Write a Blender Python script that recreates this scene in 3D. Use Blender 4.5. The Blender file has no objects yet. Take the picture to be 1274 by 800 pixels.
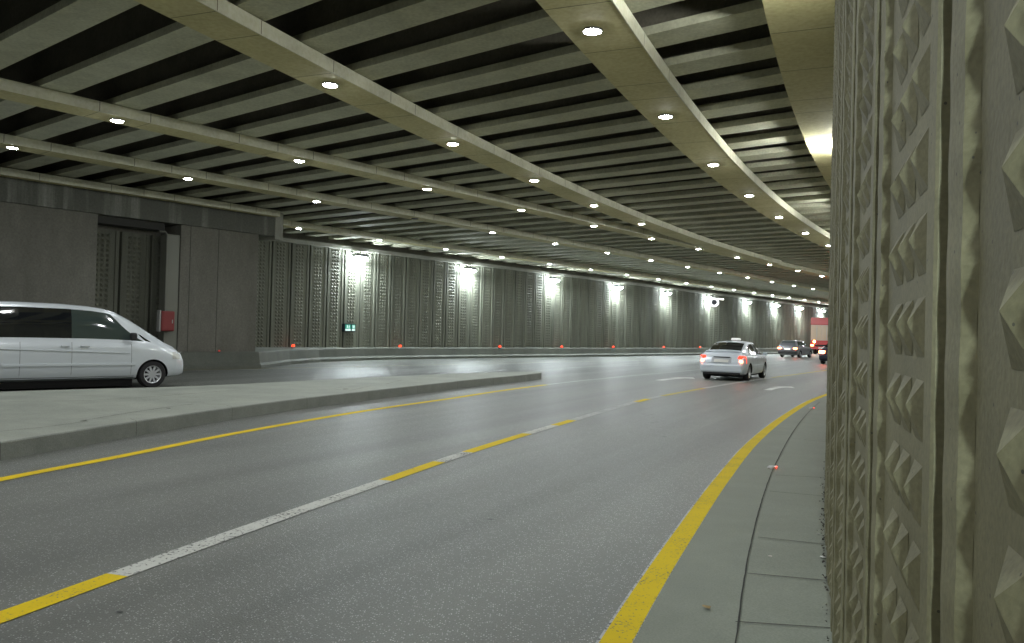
import bpy, bmesh, math, random
from mathutils import Vector, Matrix
random.seed(7)
S = bpy.context.scene
COL = S.collection
R = math.radians

# ------------------------------------------------------------------ camera
F_PX, WPX, HPX, CAM_H = 1000.0, 1274.0, 800.0, 1.55
cam_d = bpy.data.cameras.new('camera'); cam = bpy.data.objects.new('camera', cam_d); COL.objects.link(cam)
cam_d.sensor_width = 36; cam_d.lens = 36*F_PX/WPX; cam_d.clip_start = .05; cam_d.clip_end = 2000
CAMROT = Matrix.Rotation(R(90.745), 3, 'X') @ Matrix.Rotation(R(1.5), 3, 'Z')
cam.rotation_euler = CAMROT.to_euler(); cam.location = (0, 0, CAM_H)
S.camera = cam

# ------------------------------------------------------------------ world, exposure (a covered underpass at night: no sun)
W_ = bpy.data.worlds.new('World'); S.world = W_; W_.use_nodes = True
bg = W_.node_tree.nodes['Background']
bg.inputs[0].default_value = (.30, .33, .42, 1); bg.inputs[1].default_value = .02
S.view_settings.view_transform = 'Standard'; S.view_settings.look = 'None'
S.view_settings.exposure = 0.82; S.view_settings.gamma = 1
S.render.engine = 'CYCLES'
S.cycles.use_denoising = True
S.cycles.max_bounces = 8; S.cycles.diffuse_bounces = 5; S.cycles.glossy_bounces = 3
S.cycles.sample_clamp_indirect = 4; S.cycles.caustics_reflective = False; S.cycles.caustics_refractive = False
DOWN_E, FLOOD_E, NEAR_E, LOW_E = 255.0, 290.0, 560.0, 0.0
ADDED_SPOT_W = 1100.0     # emission strengths of the lamp kinds; the spot is an added one

# ------------------------------------------------------------------ plan geometry
HD = R(38.5); D = Vector((math.sin(HD), math.cos(HD), 0)); N = Vector((-math.cos(HD), math.sin(HD), 0))
def st(s, t, z=0): return D*s + N*t + Vector((0, 0, z))
H0, RAD = R(18.1), 134.0
def head(q):
    return min(max(H0 + q/RAD, H0), HD)
_W = {}
def W(q, off=0.0, z=0.0):
    """point at arc length q along the near wall line, off metres to its left"""
    if q <= 0: x, y = .274+math.sin(H0)*q, math.cos(H0)*q
    else:
        qm = min(q, RAD*(HD-H0)); h = H0+qm/RAD
        x = .274+RAD*(math.cos(H0)-math.cos(h)); y = RAD*(math.sin(h)-math.sin(H0))
        x += math.sin(HD)*(q-qm); y += math.cos(HD)*(q-qm)
    h = head(q)
    return Vector((x-math.cos(h)*off, y+math.sin(h)*off, z))
def px(u, v, z=0.0):
    """ground point (height z) seen at pixel u, v of the survey photo"""
    r = CAMROT @ Vector(((u-WPX/2)/F_PX, -(v-HPX/2)/F_PX, -1))
    k = (z-CAM_H)/r.z
    return Vector((r.x*k, r.y*k, z))
def nearest_q(p, off):
    return min((i*.05 for i in range(-100, 2000)), key=lambda q: (W(q, off)-Vector((p[0], p[1], 0))).length)

# ------------------------------------------------------------------ helpers
def tag(o, label=None, cat=None, group=None, kind=None):
    if label: o['label'] = label
    if cat: o['category'] = cat
    if group: o['group'] = group
    if kind: o['kind'] = kind
    return o
def empty(name, loc=(0, 0, 0), rz=0):
    o = bpy.data.objects.new(name, None); COL.objects.link(o); o.location = loc; o.rotation_euler.z = rz
    o.empty_display_size = .2
    return o
def copy_tree(o, parent=None):
    c = o.copy(); COL.objects.link(c); c.parent = parent
    for ch in list(o.children): copy_tree(ch, c)
    return c
class MB:
    def __init__(s): s.v = []; s.f = []; s.m = []
    def add(s, vs, fs, m=0):
        b = len(s.v); s.v += [tuple(x) for x in vs]; s.f += [tuple(b+i for i in f) for f in fs]; s.m += [m]*len(fs)
    def quad(s, a, b, c, d, m=0): s.add([a, b, c, d], [(0, 1, 2, 3)], m)
    def box(s, x0, x1, y0, y1, z0, z1, m=0, T=None):
        vs = [Vector((x, y, z)) for x in (x0, x1) for y in (y0, y1) for z in (z0, z1)]
        if T: vs = [T @ v for v in vs]
        s.add(vs, [(0, 1, 3, 2), (4, 6, 7, 5), (0, 4, 5, 1), (2, 3, 7, 6), (0, 2, 6, 4), (1, 5, 7, 3)], m)
    def grid(s, rows, m=0, close=False):
        n = len(rows[0]); b = len(s.v)
        for r in rows: s.v += [tuple(p) for p in r]
        for i in range(len(rows)-1):
            for j in range(n if close else n-1):
                k = (j+1) % n
                s.f.append((b+i*n+j, b+i*n+k, b+(i+1)*n+k, b+(i+1)*n+j)); s.m.append(m)
    def tube(s, pts, r, n=8, m=0):
        rows = []
        for i, p in enumerate(pts):
            a = Vector(pts[max(i-1, 0)]); c = Vector(pts[min(i+1, len(pts)-1)]); t = (c-a).normalized()
            u = t.orthogonal().normalized(); w = t.cross(u)
            if i: u = (pu - t*pu.dot(t)).normalized(); w = t.cross(u)
            pu = u
            rows.append([Vector(p)+u*math.cos(2*math.pi*k/n)*r+w*math.sin(2*math.pi*k/n)*r for k in range(n)])
        s.grid(rows, m, True)
        for rr in (rows[0][::-1], rows[-1]): s.add(rr, [tuple(range(n))], m)
    def lathe(s, prof, n=24, m=0, T=None, a0=0):
        """prof: (r, h) pairs about z"""
        rows = [[Vector((r*math.cos(2*math.pi*k/n), r*math.sin(2*math.pi*k/n), h)) for k in range(n)] for r, h in prof]
        if T: rows = [[T @ p for p in r] for r in rows]
        s.grid(rows, m, True)
    def build(s, name, mats, parent=None, smooth=False, fix=True, bevel=0, loc=None):
        me = bpy.data.meshes.new(name); me.from_pydata(s.v, [], s.f)
        if not isinstance(mats, (list, tuple)): mats = [mats]
        for m in mats: me.materials.append(m)
        for i, p in enumerate(me.polygons): p.material_index = s.m[i]
        if fix:
            bm = bmesh.new(); bm.from_mesh(me); bmesh.ops.remove_doubles(bm, verts=bm.verts, dist=1e-5)
            bmesh.ops.recalc_face_normals(bm, faces=bm.faces); bm.to_mesh(me); bm.free()
        if smooth:
            for p in me.polygons: p.use_smooth = True
            me.set_sharp_from_angle(angle=R(40))
        o = bpy.data.objects.new(name, me); COL.objects.link(o)
        if loc is not None: o.location = loc
        if parent: o.parent = parent
        if bevel:
            b = o.modifiers.new('bevel', 'BEVEL'); b.width = bevel; b.segments = 2; b.limit_method = 'ANGLE'
        return o
ONES = ['zeroth', 'first', 'second', 'third', 'fourth', 'fifth', 'sixth', 'seventh', 'eighth', 'ninth', 'tenth', 'eleventh', 'twelfth',
        'thirteenth', 'fourteenth', 'fifteenth', 'sixteenth', 'seventeenth', 'eighteenth', 'nineteenth']
TENS = {2: 'twent', 3: 'thirt', 4: 'fort', 5: 'fift', 6: 'sixt', 7: 'sevent', 8: 'eight', 9: 'ninet'}
def ordinal(n):
    if n < 20: return ONES[n]
    if n >= 100: return 'hundred and ' + ordinal(n-100) if n > 100 else 'hundredth'
    t, o = divmod(n, 10)
    return TENS[t]+'ieth' if o == 0 else TENS[t]+'y-'+ONES[o]

# ------------------------------------------------------------------ materials
def mat(name, base, rough=.6, metal=0, spec=.5, emit=None, estr=0, coat=0):
    m = bpy.data.materials.new(name); m.use_nodes = True; b = m.node_tree.nodes['Principled BSDF']
    b.inputs['Base Color'].default_value = (*base, 1); b.inputs['Roughness'].default_value = rough
    b.inputs['Metallic'].default_value = metal; b.inputs['Specular IOR Level'].default_value = spec
    b.inputs['Coat Weight'].default_value = coat; b.inputs['Coat Roughness'].default_value = .05
    if emit: b.inputs['Emission Color'].default_value = (*emit, 1); b.inputs['Emission Strength'].default_value = estr
    return m
def noise_mat(name, c0, c1, scale=1.2, detail=8, rough=(.6, .8), bump=.3, bscale=40, stretch=(1, 1, 1), speck=None, spec=.4, pits=0, lo=.3, hi=.7):
    """two-tone mottled mineral surface in world space, with fine bump"""
    m = mat(name, c0, .7, spec=spec); nt = m.node_tree; n = nt.nodes; l = nt.links; b = n['Principled BSDF']
    g = n.new('ShaderNodeNewGeometry'); mp = n.new('ShaderNodeMapping'); mp.inputs['Scale'].default_value = stretch
    l.new(g.outputs['Position'], mp.inputs['Vector'])
    t = n.new('ShaderNodeTexNoise'); t.inputs['Scale'].default_value = scale; t.inputs['Detail'].default_value = detail; t.inputs['Roughness'].default_value = .65
    l.new(mp.outputs[0], t.inputs['Vector'])
    r = n.new('ShaderNodeValToRGB'); r.color_ramp.elements[0].position = lo; r.color_ramp.elements[1].position = hi
    r.color_ramp.elements[0].color = (*c0, 1); r.color_ramp.elements[1].color = (*c1, 1)
    l.new(t.outputs['Fac'], r.inputs['Fac'])
    out = r.outputs['Color']
    t2 = n.new('ShaderNodeTexNoise'); t2.inputs['Scale'].default_value = bscale; t2.inputs['Detail'].default_value = 4
    l.new(g.outputs['Position'], t2.inputs['Vector'])
    mx = n.new('ShaderNodeMix'); mx.data_type = 'RGBA'; mx.blend_type = 'OVERLAY'; mx.inputs['Factor'].default_value = .35
    l.new(out, mx.inputs['A']); l.new(t2.outputs['Fac'], mx.inputs['B']); out = mx.outputs['Result']
    if speck:
        sc, col, th, amt = speck
        v = n.new('ShaderNodeTexVoronoi'); v.inputs['Scale'].default_value = sc; l.new(g.outputs['Position'], v.inputs['Vector'])
        lt = n.new('ShaderNodeMath'); lt.operation = 'LESS_THAN'; lt.inputs[1].default_value = th; l.new(v.outputs['Distance'], lt.inputs[0])
        sp = n.new('ShaderNodeSeparateColor'); l.new(v.outputs['Color'], sp.inputs[0])
        gt = n.new('ShaderNodeMath'); gt.operation = 'GREATER_THAN'; gt.inputs[1].default_value = 1-amt; l.new(sp.outputs[0], gt.inputs[0])
        mu = n.new('ShaderNodeMath'); mu.operation = 'MULTIPLY'; l.new(lt.outputs[0], mu.inputs[0]); l.new(gt.outputs[0], mu.inputs[1])
        m2 = n.new('ShaderNodeMix'); m2.data_type = 'RGBA'; l.new(mu.outputs[0], m2.inputs['Factor']); l.new(out, m2.inputs['A'])
        m2.inputs['B'].default_value = (*col, 1); out = m2.outputs['Result']
    l.new(out, b.inputs['Base Color'])
    mr = n.new('ShaderNodeMapRange'); mr.inputs['To Min'].default_value = rough[0]; mr.inputs['To Max'].default_value = rough[1]
    l.new(t.outputs['Fac'], mr.inputs['Value']); l.new(mr.outputs[0], b.inputs['Roughness'])
    if bump:
        bp = n.new('ShaderNodeBump'); bp.inputs['Strength'].default_value = bump; bp.inputs['Distance'].default_value = .01
        l.new(t2.outputs['Fac'], bp.inputs['Height']); l.new(bp.outputs[0], b.inputs['Normal'])
    return m
def worn_paint(name, col, under=(.13, .13, .125), th=.36, sc=60, spread=.04):
    m = mat(name, col, .8, spec=.3); nt = m.node_tree; n = nt.nodes; l = nt.links; b = n['Principled BSDF']
    g = n.new('ShaderNodeNewGeometry')
    t = n.new('ShaderNodeTexNoise'); t.inputs['Scale'].default_value = sc; t.inputs['Detail'].default_value = 5; l.new(g.outputs['Position'], t.inputs['Vector'])
    t2 = n.new('ShaderNodeTexNoise'); t2.inputs['Scale'].default_value = 2.5; t2.inputs['Detail'].default_value = 3; l.new(g.outputs['Position'], t2.inputs['Vector'])
    a = n.new('ShaderNodeMath'); a.operation = 'MULTIPLY_ADD'; a.inputs[1].default_value = .35; l.new(t2.outputs['Fac'], a.inputs[0]); l.new(t.outputs['Fac'], a.inputs[2])
    r = n.new('ShaderNodeMapRange'); r.inputs['From Min'].default_value = th+.12; r.inputs['From Max'].default_value = th+.12+spread
    l.new(a.outputs[0], r.inputs['Value'])
    m2 = n.new('ShaderNodeMix'); m2.data_type = 'RGBA'; l.new(r.outputs[0], m2.inputs['Factor'])
    m2.inputs['A'].default_value = (*under, 1)
    m3 = n.new('ShaderNodeMix'); m3.data_type = 'RGBA'; l.new(t2.outputs['Fac'], m3.inputs['Factor'])
    m3.inputs['A'].default_value = (*[c*.82 for c in col], 1); m3.inputs['B'].default_value = (*col, 1)
    l.new(m3.outputs['Result'], m2.inputs['B']); l.new(m2.outputs['Result'], b.inputs['Base Color'])
    return m
M = {}
M['asphalt'] = noise_mat('asphalt', (.128, .135, .118), (.176, .184, .163), scale=.45, rough=(.36, .52), bump=.9, bscale=100, speck=(80, (.52, .53, .50), .34, .24), stretch=(1, 1, 1))
def tracks(m, ang, amt=.28):
    # polished wheel tracks and old patches, running with the lanes
    nt = m.node_tree; n = nt.nodes; l = nt.links; b = n['Principled BSDF']
    src = b.inputs['Base Color'].links[0].from_socket
    g = n.new('ShaderNodeNewGeometry'); ro = n.new('ShaderNodeVectorRotate'); ro.inputs['Angle'].default_value = ang; l.new(g.outputs['Position'], ro.inputs['Vector'])
    mp = n.new('ShaderNodeMapping'); mp.inputs['Scale'].default_value = (1.1, .045, 1); l.new(ro.outputs[0], mp.inputs['Vector'])
    t = n.new('ShaderNodeTexNoise'); t.inputs['Scale'].default_value = 1.0; t.inputs['Detail'].default_value = 3; l.new(mp.outputs[0], t.inputs['Vector'])
    r = n.new('ShaderNodeMapRange'); r.inputs['From Min'].default_value = .35; r.inputs['From Max'].default_value = .65; r.inputs['To Min'].default_value = 1-amt; r.inputs['To Max'].default_value = 1.08
    l.new(t.outputs['Fac'], r.inputs['Value'])
    mu = n.new('ShaderNodeVectorMath'); mu.operation = 'SCALE'; l.new(src, mu.inputs[0]); l.new(r.outputs[0], mu.inputs['Scale']); l.new(mu.outputs[0], b.inputs['Base Color'])
tracks(M['asphalt'], R(26))
M['sidewalk'] = noise_mat('sidewalk_concrete', (.185, .203, .162), (.24, .258, .212), scale=1.5, bump=.25, bscale=90, rough=(.55, .8))
M['median'] = noise_mat('median_concrete', (.25, .27, .23), (.37, .39, .33), scale=1.1, bump=.4, bscale=50)
M['kerb'] = noise_mat('kerb_stone', (.20, .215, .19), (.28, .295, .26), scale=2.2, bump=.4, bscale=60)
M['near_wall'] = noise_mat('cast_wall_concrete', (.135, .128, .068), (.235, .225, .135), scale=1.6, bump=.1, bscale=90, rough=(.6, .85), speck=(34, (.07, .07, .05), .09, .45))
M['far_wall'] = noise_mat('patterned_wall_concrete', (.13, .135, .105), (.22, .225, .175), scale=.9, bump=.2, bscale=30, stretch=(2.4, 2.4, .18), lo=.35, hi=.68)
M['slab'] = noise_mat('smooth_wall_concrete', (.15, .145, .12), (.24, .235, .20), scale=.9, bump=.15, bscale=20, stretch=(1, 1, .35))
M['fascia'] = noise_mat('streaked_fascia_concrete', (.13, .135, .115), (.34, .35, .31), scale=1.6, bump=.15, bscale=20, stretch=(1.5, 1.5, .09), lo=.5, hi=.75)
M['ledge'] = noise_mat('ledge_concrete', (.30, .30, .26), (.42, .42, .37), scale=2, bump=.1)
M['barrier'] = noise_mat('barrier_concrete', (.11, .12, .10), (.175, .185, .155), scale=1.0, bump=.2, stretch=(1, 1, .4))
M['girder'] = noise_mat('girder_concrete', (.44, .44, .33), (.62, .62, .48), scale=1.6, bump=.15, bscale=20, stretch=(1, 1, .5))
M['girder_web_shade'] = noise_mat('girder_web_shade_tone', (.13, .12, .095), (.21, .195, .155), scale=1.2, bump=.15, bscale=20)  # webs coloured darker than the flanges to paint in shade between girders
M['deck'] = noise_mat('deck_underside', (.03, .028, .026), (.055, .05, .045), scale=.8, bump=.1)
M['soffit'] = noise_mat('soffit_panel', (.57, .52, .27), (.69, .63, .36), scale=1.3, bump=.05, bscale=15, rough=(.7, .85))
M['soffit_edge'] = noise_mat('soffit_edge_panel', (.60, .59, .45), (.76, .75, .60), scale=2.0, bump=.05, bscale=15, rough=(.45, .6))
M['joint'] = mat('joint_dark', (.03, .03, .025), .9)
M['seam_grey'] = mat('seam_grey_line', (.075, .075, .065), .9)
M['seam'] = mat('panel_seam', (.16, .14, .08), .8)
M['yellow'] = worn_paint('yellow_road_paint', (.80, .58, .0), th=.33, spread=.12)
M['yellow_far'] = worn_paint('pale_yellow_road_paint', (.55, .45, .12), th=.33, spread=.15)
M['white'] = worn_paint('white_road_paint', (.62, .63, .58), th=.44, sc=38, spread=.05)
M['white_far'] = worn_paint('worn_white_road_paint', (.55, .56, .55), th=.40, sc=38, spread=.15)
M['white_arrow'] = worn_paint('arrow_white_paint', (.72, .73, .70), th=.32, sc=38, spread=.05)
M['lamp_rim'] = mat('lamp_rim', (.10, .10, .10), .4, .5)
M['lamp_off'] = mat('lamp_off_lens', (.10, .10, .11), .2)
M['lamp'] = mat('lamp_lens', (.9, .9, .9), .3, emit=(.95, .98, 1.0), estr=DOWN_E)
M['lamp_far'] = mat('lamp_lens_far', (.9, .9, .9), .3, emit=(.88, .95, 1.0), estr=DOWN_E*.55)
M['flood'] = mat('flood_lens', (.9, .9, .9), .3, emit=(.86, .97, 1.0), estr=FLOOD_E)
M['flood_near'] = mat('flood_near_lens', (.9, .9, .9), .3, emit=(.97, 1.0, .93), estr=NEAR_E)
M['flood_low'] = mat('flood_low_lens', (.9, .9, .9), .3, emit=(.93, 1.0, .92), estr=LOW_E)
M['housing'] = mat('lamp_housing', (.12, .12, .12), .4, .5)
M['red_lamp'] = mat('red_lamp', (.6, .03, .01), .3, emit=(1, .035, .01), estr=3.2)
M['metal'] = mat('galvanised_metal', (.45, .46, .45), .4, .8)
M['pale_metal'] = mat('pale_duct', (.22, .225, .19), .5, .2)
M['red_box'] = mat('red_box_paint', (.28, .045, .045), .4)
M['white_paint'] = mat('white_paint', (.75, .75, .72), .5)

exec_order = None
# ------------------------------------------------------------------ ground
def strip_mesh(name, pts, w, z, m, loc0=None):
    """a painted band of width w along plan points"""
    b = MB(); L = []; Rr = []
    for i, p in enumerate(pts):
        a = pts[max(i-1, 0)]; c = pts[min(i+1, len(pts)-1)]; t = Vector((c[0]-a[0], c[1]-a[1])).normalized(); nn = Vector((-t.y, t.x, 0))*w/2
        q = Vector((p[0], p[1], z)); L.append(q+nn); Rr.append(q-nn)
    b.grid([L, Rr])
    return b.build(name, m, fix=False)
def smooth_path(pts, step=.5):
    """Catmull-Rom through plan points"""
    P = [Vector((p[0], p[1], 0)) for p in pts]; P = [P[0]*2-P[1]]+P+[P[-1]*2-P[-2]]; out = []
    for i in range(1, len(P)-2):
        n = max(1, int((P[i+1]-P[i]).length/step))
        for k in range(n):
            t = k/n; a, b, c, d = P[i-1:i+3]
            out.append(.5*((2*b)+(c-a)*t+(2*a-5*b+4*c-d)*t*t+(3*b-a-3*c+d)*t**3))
    out.append(P[-2]); return out
def cut(path, a, b):
    """piece of a dense path between the points nearest to a and b"""
    ia = min(range(len(path)), key=lambda i: (path[i]-Vector((a[0], a[1], 0))).length)
    ib = min(range(len(path)), key=lambda i: (path[i]-Vector((b[0], b[1], 0))).length)
    return path[ia:ib+1]
b = MB(); b.quad((-400, -400, 0), (400, -400, 0), (400, 400, 0), (-400, 400, 0))
tag(b.build('road', M['asphalt'], fix=False), kind='structure')

# right-hand walkway: a slightly raised concrete apron between yellow line and wall
edge_px = [(772, 800), (808, 740), (852, 672), (905, 596), (945, 549), (985, 517), (1022, 496)]
edge = [px(u-6, v) for u, v in edge_px]
d0 = (edge[0]-edge[1]).normalized()
tail = [W(q, o) for q, o in ((30, .95), (36, 1.0), (44, 1.1), (55, 1.1), (75, 1.1), (110, 1.1))]
edge_path = smooth_path([edge[0]+d0*9, edge[0]+d0*4]+edge+tail, .3)
kerb_path = []
for i, p in enumerate(edge_path):
    a = edge_path[max(i-1, 0)]; c = edge_path[min(i+1, len(edge_path)-1)]; t = (c-a).normalized()
    kerb_path.append(p+Vector((t.y, -t.x, 0))*.09)
qs = [i*1.0 for i in range(-10, 113)]
b = MB()
n = len(kerb_path)
outer = []
for p in kerb_path:
    q = nearest_q(p, 0) if False else None
rows_in, rows_out = [], []
qmap = [-8+ (118)*i/(n-1) for i in range(n)]
for i, p in enumerate(kerb_path):
    # wall point abreast of p
    qq = min((qmap[i]+k*.5-20 for k in range(80)), key=lambda q: (W(q)-p).length)
    rows_out.append(W(qq, -.35)); rows_in.append(p)
b.grid([[v+Vector((0, 0, .022)) for v in rows_in], [v+Vector((0, 0, .03)) for v in rows_out]])
b.grid([[v-Vector((0, 0, .02)) for v in rows_in], [v+Vector((0, 0, .022)) for v in rows_in]])
tag(b.build('pavement', M['sidewalk'], fix=False), kind='structure')
# pavement joints (dark sawn lines, one long and several across)
b = MB()
jp = smooth_path([px(u, v, .03) for u, v in [(908, 830), (916, 795), (926, 720), (938, 660), (952, 610), (966, 575), (985, 540), (1004, 515), (1020, 500)]], .12)
rng = random.Random(3)
Lj, Rj = [], []
for i, p in enumerate(jp):
    a = jp[max(i-1, 0)]; c = jp[min(i+1, len(jp)-1)]; t = (c-a).normalized(); nn = Vector((-t.y, t.x, 0)); w = .0035+.002*rng.random(); o = nn*rng.uniform(-.0015, .0015)
    Lj.append(Vector((p.x, p.y, .033))+nn*w+o); Rj.append(Vector((p.x, p.y, .033))-nn*w+o)
b.grid([Lj, Rj])
for (u0, v0, u1, v1) in [(915, 773, 1036, 781), (930, 713, 1030, 722), (943, 668, 1026, 677), (958, 611, 1024, 617), (965, 591, 1024, 594), (1000, 547, 1022, 549)]:
    a = px(u0, v0, .033); c = px(u1, v1, .033); t = (c-a).normalized(); c = c+t*.1; nn = Vector((-t.y, t.x, 0))*.005
    b.quad(a+nn, a-nn, c-nn, c+nn)
tag(b.build('pavement_joint', M['joint'], fix=False), kind='structure')
# painted lines
strips = []
strips.append(strip_mesh('road_marking_yellow_edge', [p for p in edge_path], .155, .005, M['yellow']))
strips.append(strip_mesh('road_marking_pale_rim', [p+Vector((.0, 0, 0)) for p in edge_path], .185, .0035, M['white_far']))
mid = smooth_path([px(u, v) for u, v in [(-260, 860), (0, 769), (146, 716), (300, 661), (480, 598), (600, 557), (712, 523), (800, 498), (860, 486), (918, 476), (960, 470), (1008, 463.5), (1040, 459)]], .2)
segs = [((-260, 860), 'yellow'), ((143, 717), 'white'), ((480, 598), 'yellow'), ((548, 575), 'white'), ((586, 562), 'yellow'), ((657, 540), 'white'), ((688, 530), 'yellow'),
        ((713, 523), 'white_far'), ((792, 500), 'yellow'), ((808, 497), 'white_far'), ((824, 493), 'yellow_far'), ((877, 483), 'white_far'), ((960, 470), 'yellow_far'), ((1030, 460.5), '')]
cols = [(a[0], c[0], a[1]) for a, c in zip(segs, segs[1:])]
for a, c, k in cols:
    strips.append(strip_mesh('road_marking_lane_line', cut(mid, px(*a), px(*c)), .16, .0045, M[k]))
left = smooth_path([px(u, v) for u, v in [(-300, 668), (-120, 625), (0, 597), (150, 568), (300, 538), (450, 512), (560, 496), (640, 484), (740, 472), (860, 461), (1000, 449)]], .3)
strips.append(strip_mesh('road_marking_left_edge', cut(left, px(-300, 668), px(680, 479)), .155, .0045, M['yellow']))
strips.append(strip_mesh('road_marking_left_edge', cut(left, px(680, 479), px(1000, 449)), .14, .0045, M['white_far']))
for k, (o, t0, t1, key, w) in enumerate([(24.6, 6, 130, 'white_far', .14), (24.9, 6, 130, 'yellow_far', .06), (28.0, 16, 140, 'white_far', .13), (20.6, 30, 140, 'white_far', .13)]):
    pts = [st(t0+(t1-t0)*i/60, o) for i in range(61)]
    strips.append(strip_mesh('road_marking_far_lane', pts, w, .0045+.001*k, M[key]))
for s in strips: tag(s, kind='structure')
# lane arrows on the asphalt
def arrow(name, pts, w, hl):
    b = MB(); P = [Vector((p[0], p[1], .006)) for p in pts]
    L_, R_ = [], []
    for i, p in enumerate(P):
        a = P[max(i-1, 0)]; c = P[min(i+1, len(P)-1)]; t = (c-a).normalized(); nn = Vector((-t.y, t.x, 0))*w/2; L_.append(p+nn); R_.append(p-nn)
    b.grid([L_, R_]); t = (P[-1]-P[-2]).normalized(); nn = Vector((-t.y, t.x, 0))*w*1.8
    b.add([P[-1]+nn, P[-1]-nn, P[-1]+t*hl], [(0, 1, 2)])
    return tag(b.build(name, M['white_arrow'], fix=False), kind='structure')
arrow('road_marking_arrow', smooth_path([px(820, 473.5), px(832, 471.8), px(848, 470.6)], .2), .30, 1.0)
arrow('road_marking_arrow', smooth_path([px(955, 485.5), px(964, 483), px(974, 482)], .2), .22, .7)

# scuffs on the asphalt
b = MB(); rng = random.Random(11)
for (u, v, w) in [(801, 515, .16), (806, 517, .12), (811, 516, .14), (817, 525, .14), (812, 526, .10), (838, 530, .07), (826, 543, .12), (799, 541, .08), (610, 646, .08), (148, 761, .06)]:
    c = px(u, v, .004); k = 9; a0 = rng.random()*6
    ring = [c+Vector((math.cos(2*math.pi*i/k+a0)*w*rng.uniform(.15, .5), math.sin(2*math.pi*i/k+a0)*w*rng.uniform(.1, .28), 0)) for i in range(k)]
    b.add(ring, [tuple(range(k))])
tag(b.build('road_scuffs', mat('tar', (.05, .05, .05), .6), fix=False), kind='structure')
# traffic island between the two roads
near_px = [(-420, 650), (-180, 606), (0, 573), (120, 551), (240, 530), (360, 511), (480, 495), (580, 482), (640, 475.5), (673, 471.5)]
near = smooth_path([px(u, v) for u, v in near_px], .5)
farp = smooth_path([px(u, v, .2) for u, v in [(-420, 500), (-180, 493), (0, 487), (120, 483.5), (220, 481), (330, 476), (450, 470), (560, 465), (640, 462.5), (668, 462.2)]], .5)
b = MB(); K = 60
def resample(P, k):
    L = [0]
    for i in range(1, len(P)): L.append(L[-1]+(P[i]-P[i-1]).length)
    out = []
    for i in range(k+1):
        d = L[-1]*i/k; j = max(x for x in range(len(L)) if L[x] <= d+1e-9); j = min(j, len(P)-2)
        f = (d-L[j])/max(L[j+1]-L[j], 1e-6); out.append(P[j].lerp(P[j+1], f))
    return out
nr = resample(near, K); fr = resample(farp, K)
def z_(v, z): return Vector((v.x, v.y, z))
rows = []
for i in range(K+1):
    a, c = nr[i], fr[i]; t = (c-a).normalized()
    rows.append([z_(a, -.02), z_(a+t*.012, .185), z_(a+t*.03, .2), z_(a+t*.30, .203), z_(a.lerp(c, .5), .21), z_(c-t*.03, .2), z_(c-t*.01, .185), z_(c, -.02)])
b.grid(rows)
for i in range(K): pass
b.m = []
for i in range(K):
    b.m += [1, 1, 2, 0, 0, 1, 1]
b.add(rows[-1], [tuple(range(8))], 1)
isl = b.build('traffic_island', [M['median'], M['kerb'], M['median']], fix=True)
tag(isl, kind='structure')
b = MB()
def line3(pts, w, z):
    L_, R_ = [], []
    P = [z_(p, z) for p in pts]
    for i, p in enumerate(P):
        a = P[max(i-1, 0)]; c = P[min(i+1, len(P)-1)]; t = (c-a).normalized(); nn = Vector((-t.y, t.x, 0))*w*rng.uniform(.3, 1); L_.append(p+nn); R_.append(p-nn)
    b.grid([L_, R_])
for pl in ([(0, 537), (60, 531), (110, 524)], [(100, 524), (160, 514), (215, 506), (240, 503)], [(415, 484), (435, 485.5), (462, 480)], [(417, 482.5), (440, 481), (455, 480)], [(480, 478), (500, 473)], [(10, 500), (140, 497), (300, 485)]):
    line3(smooth_path([px(u, v, .21) for u, v in pl], .1), .009, .2145)
for (u, v, w) in [(105, 523, .05), (210, 508, .05), (430, 484, .12)]:
    c = px(u, v, .2135); k = 8
    b.add([c+Vector((math.cos(2*math.pi*i/k)*w*rng.uniform(.4, 1), math.sin(2*math.pi*i/k)*w*rng.uniform(.3, .8), 0)) for i in range(k)], [tuple(range(k))])
acc = 0
for i in range(2, K, 6):
    a, c = nr[i], fr[i]; t = (c-a).normalized(); u = (nr[i+1]-nr[i-1]).normalized()*.003
    b.grid([[z_(a, 0)-t*.004+u, z_(a, .186)+t*.004+u, z_(a, .2055)+t*.03+u, z_(a, .2075)+t*.27+u], [z_(a, 0)-t*.004-u, z_(a, .186)+t*.004-u, z_(a, .2055)+t*.03-u, z_(a, .2075)+t*.27-u]])
tag(b.build('traffic_island_cracks', M['joint'], fix=False), kind='structure')

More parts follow.
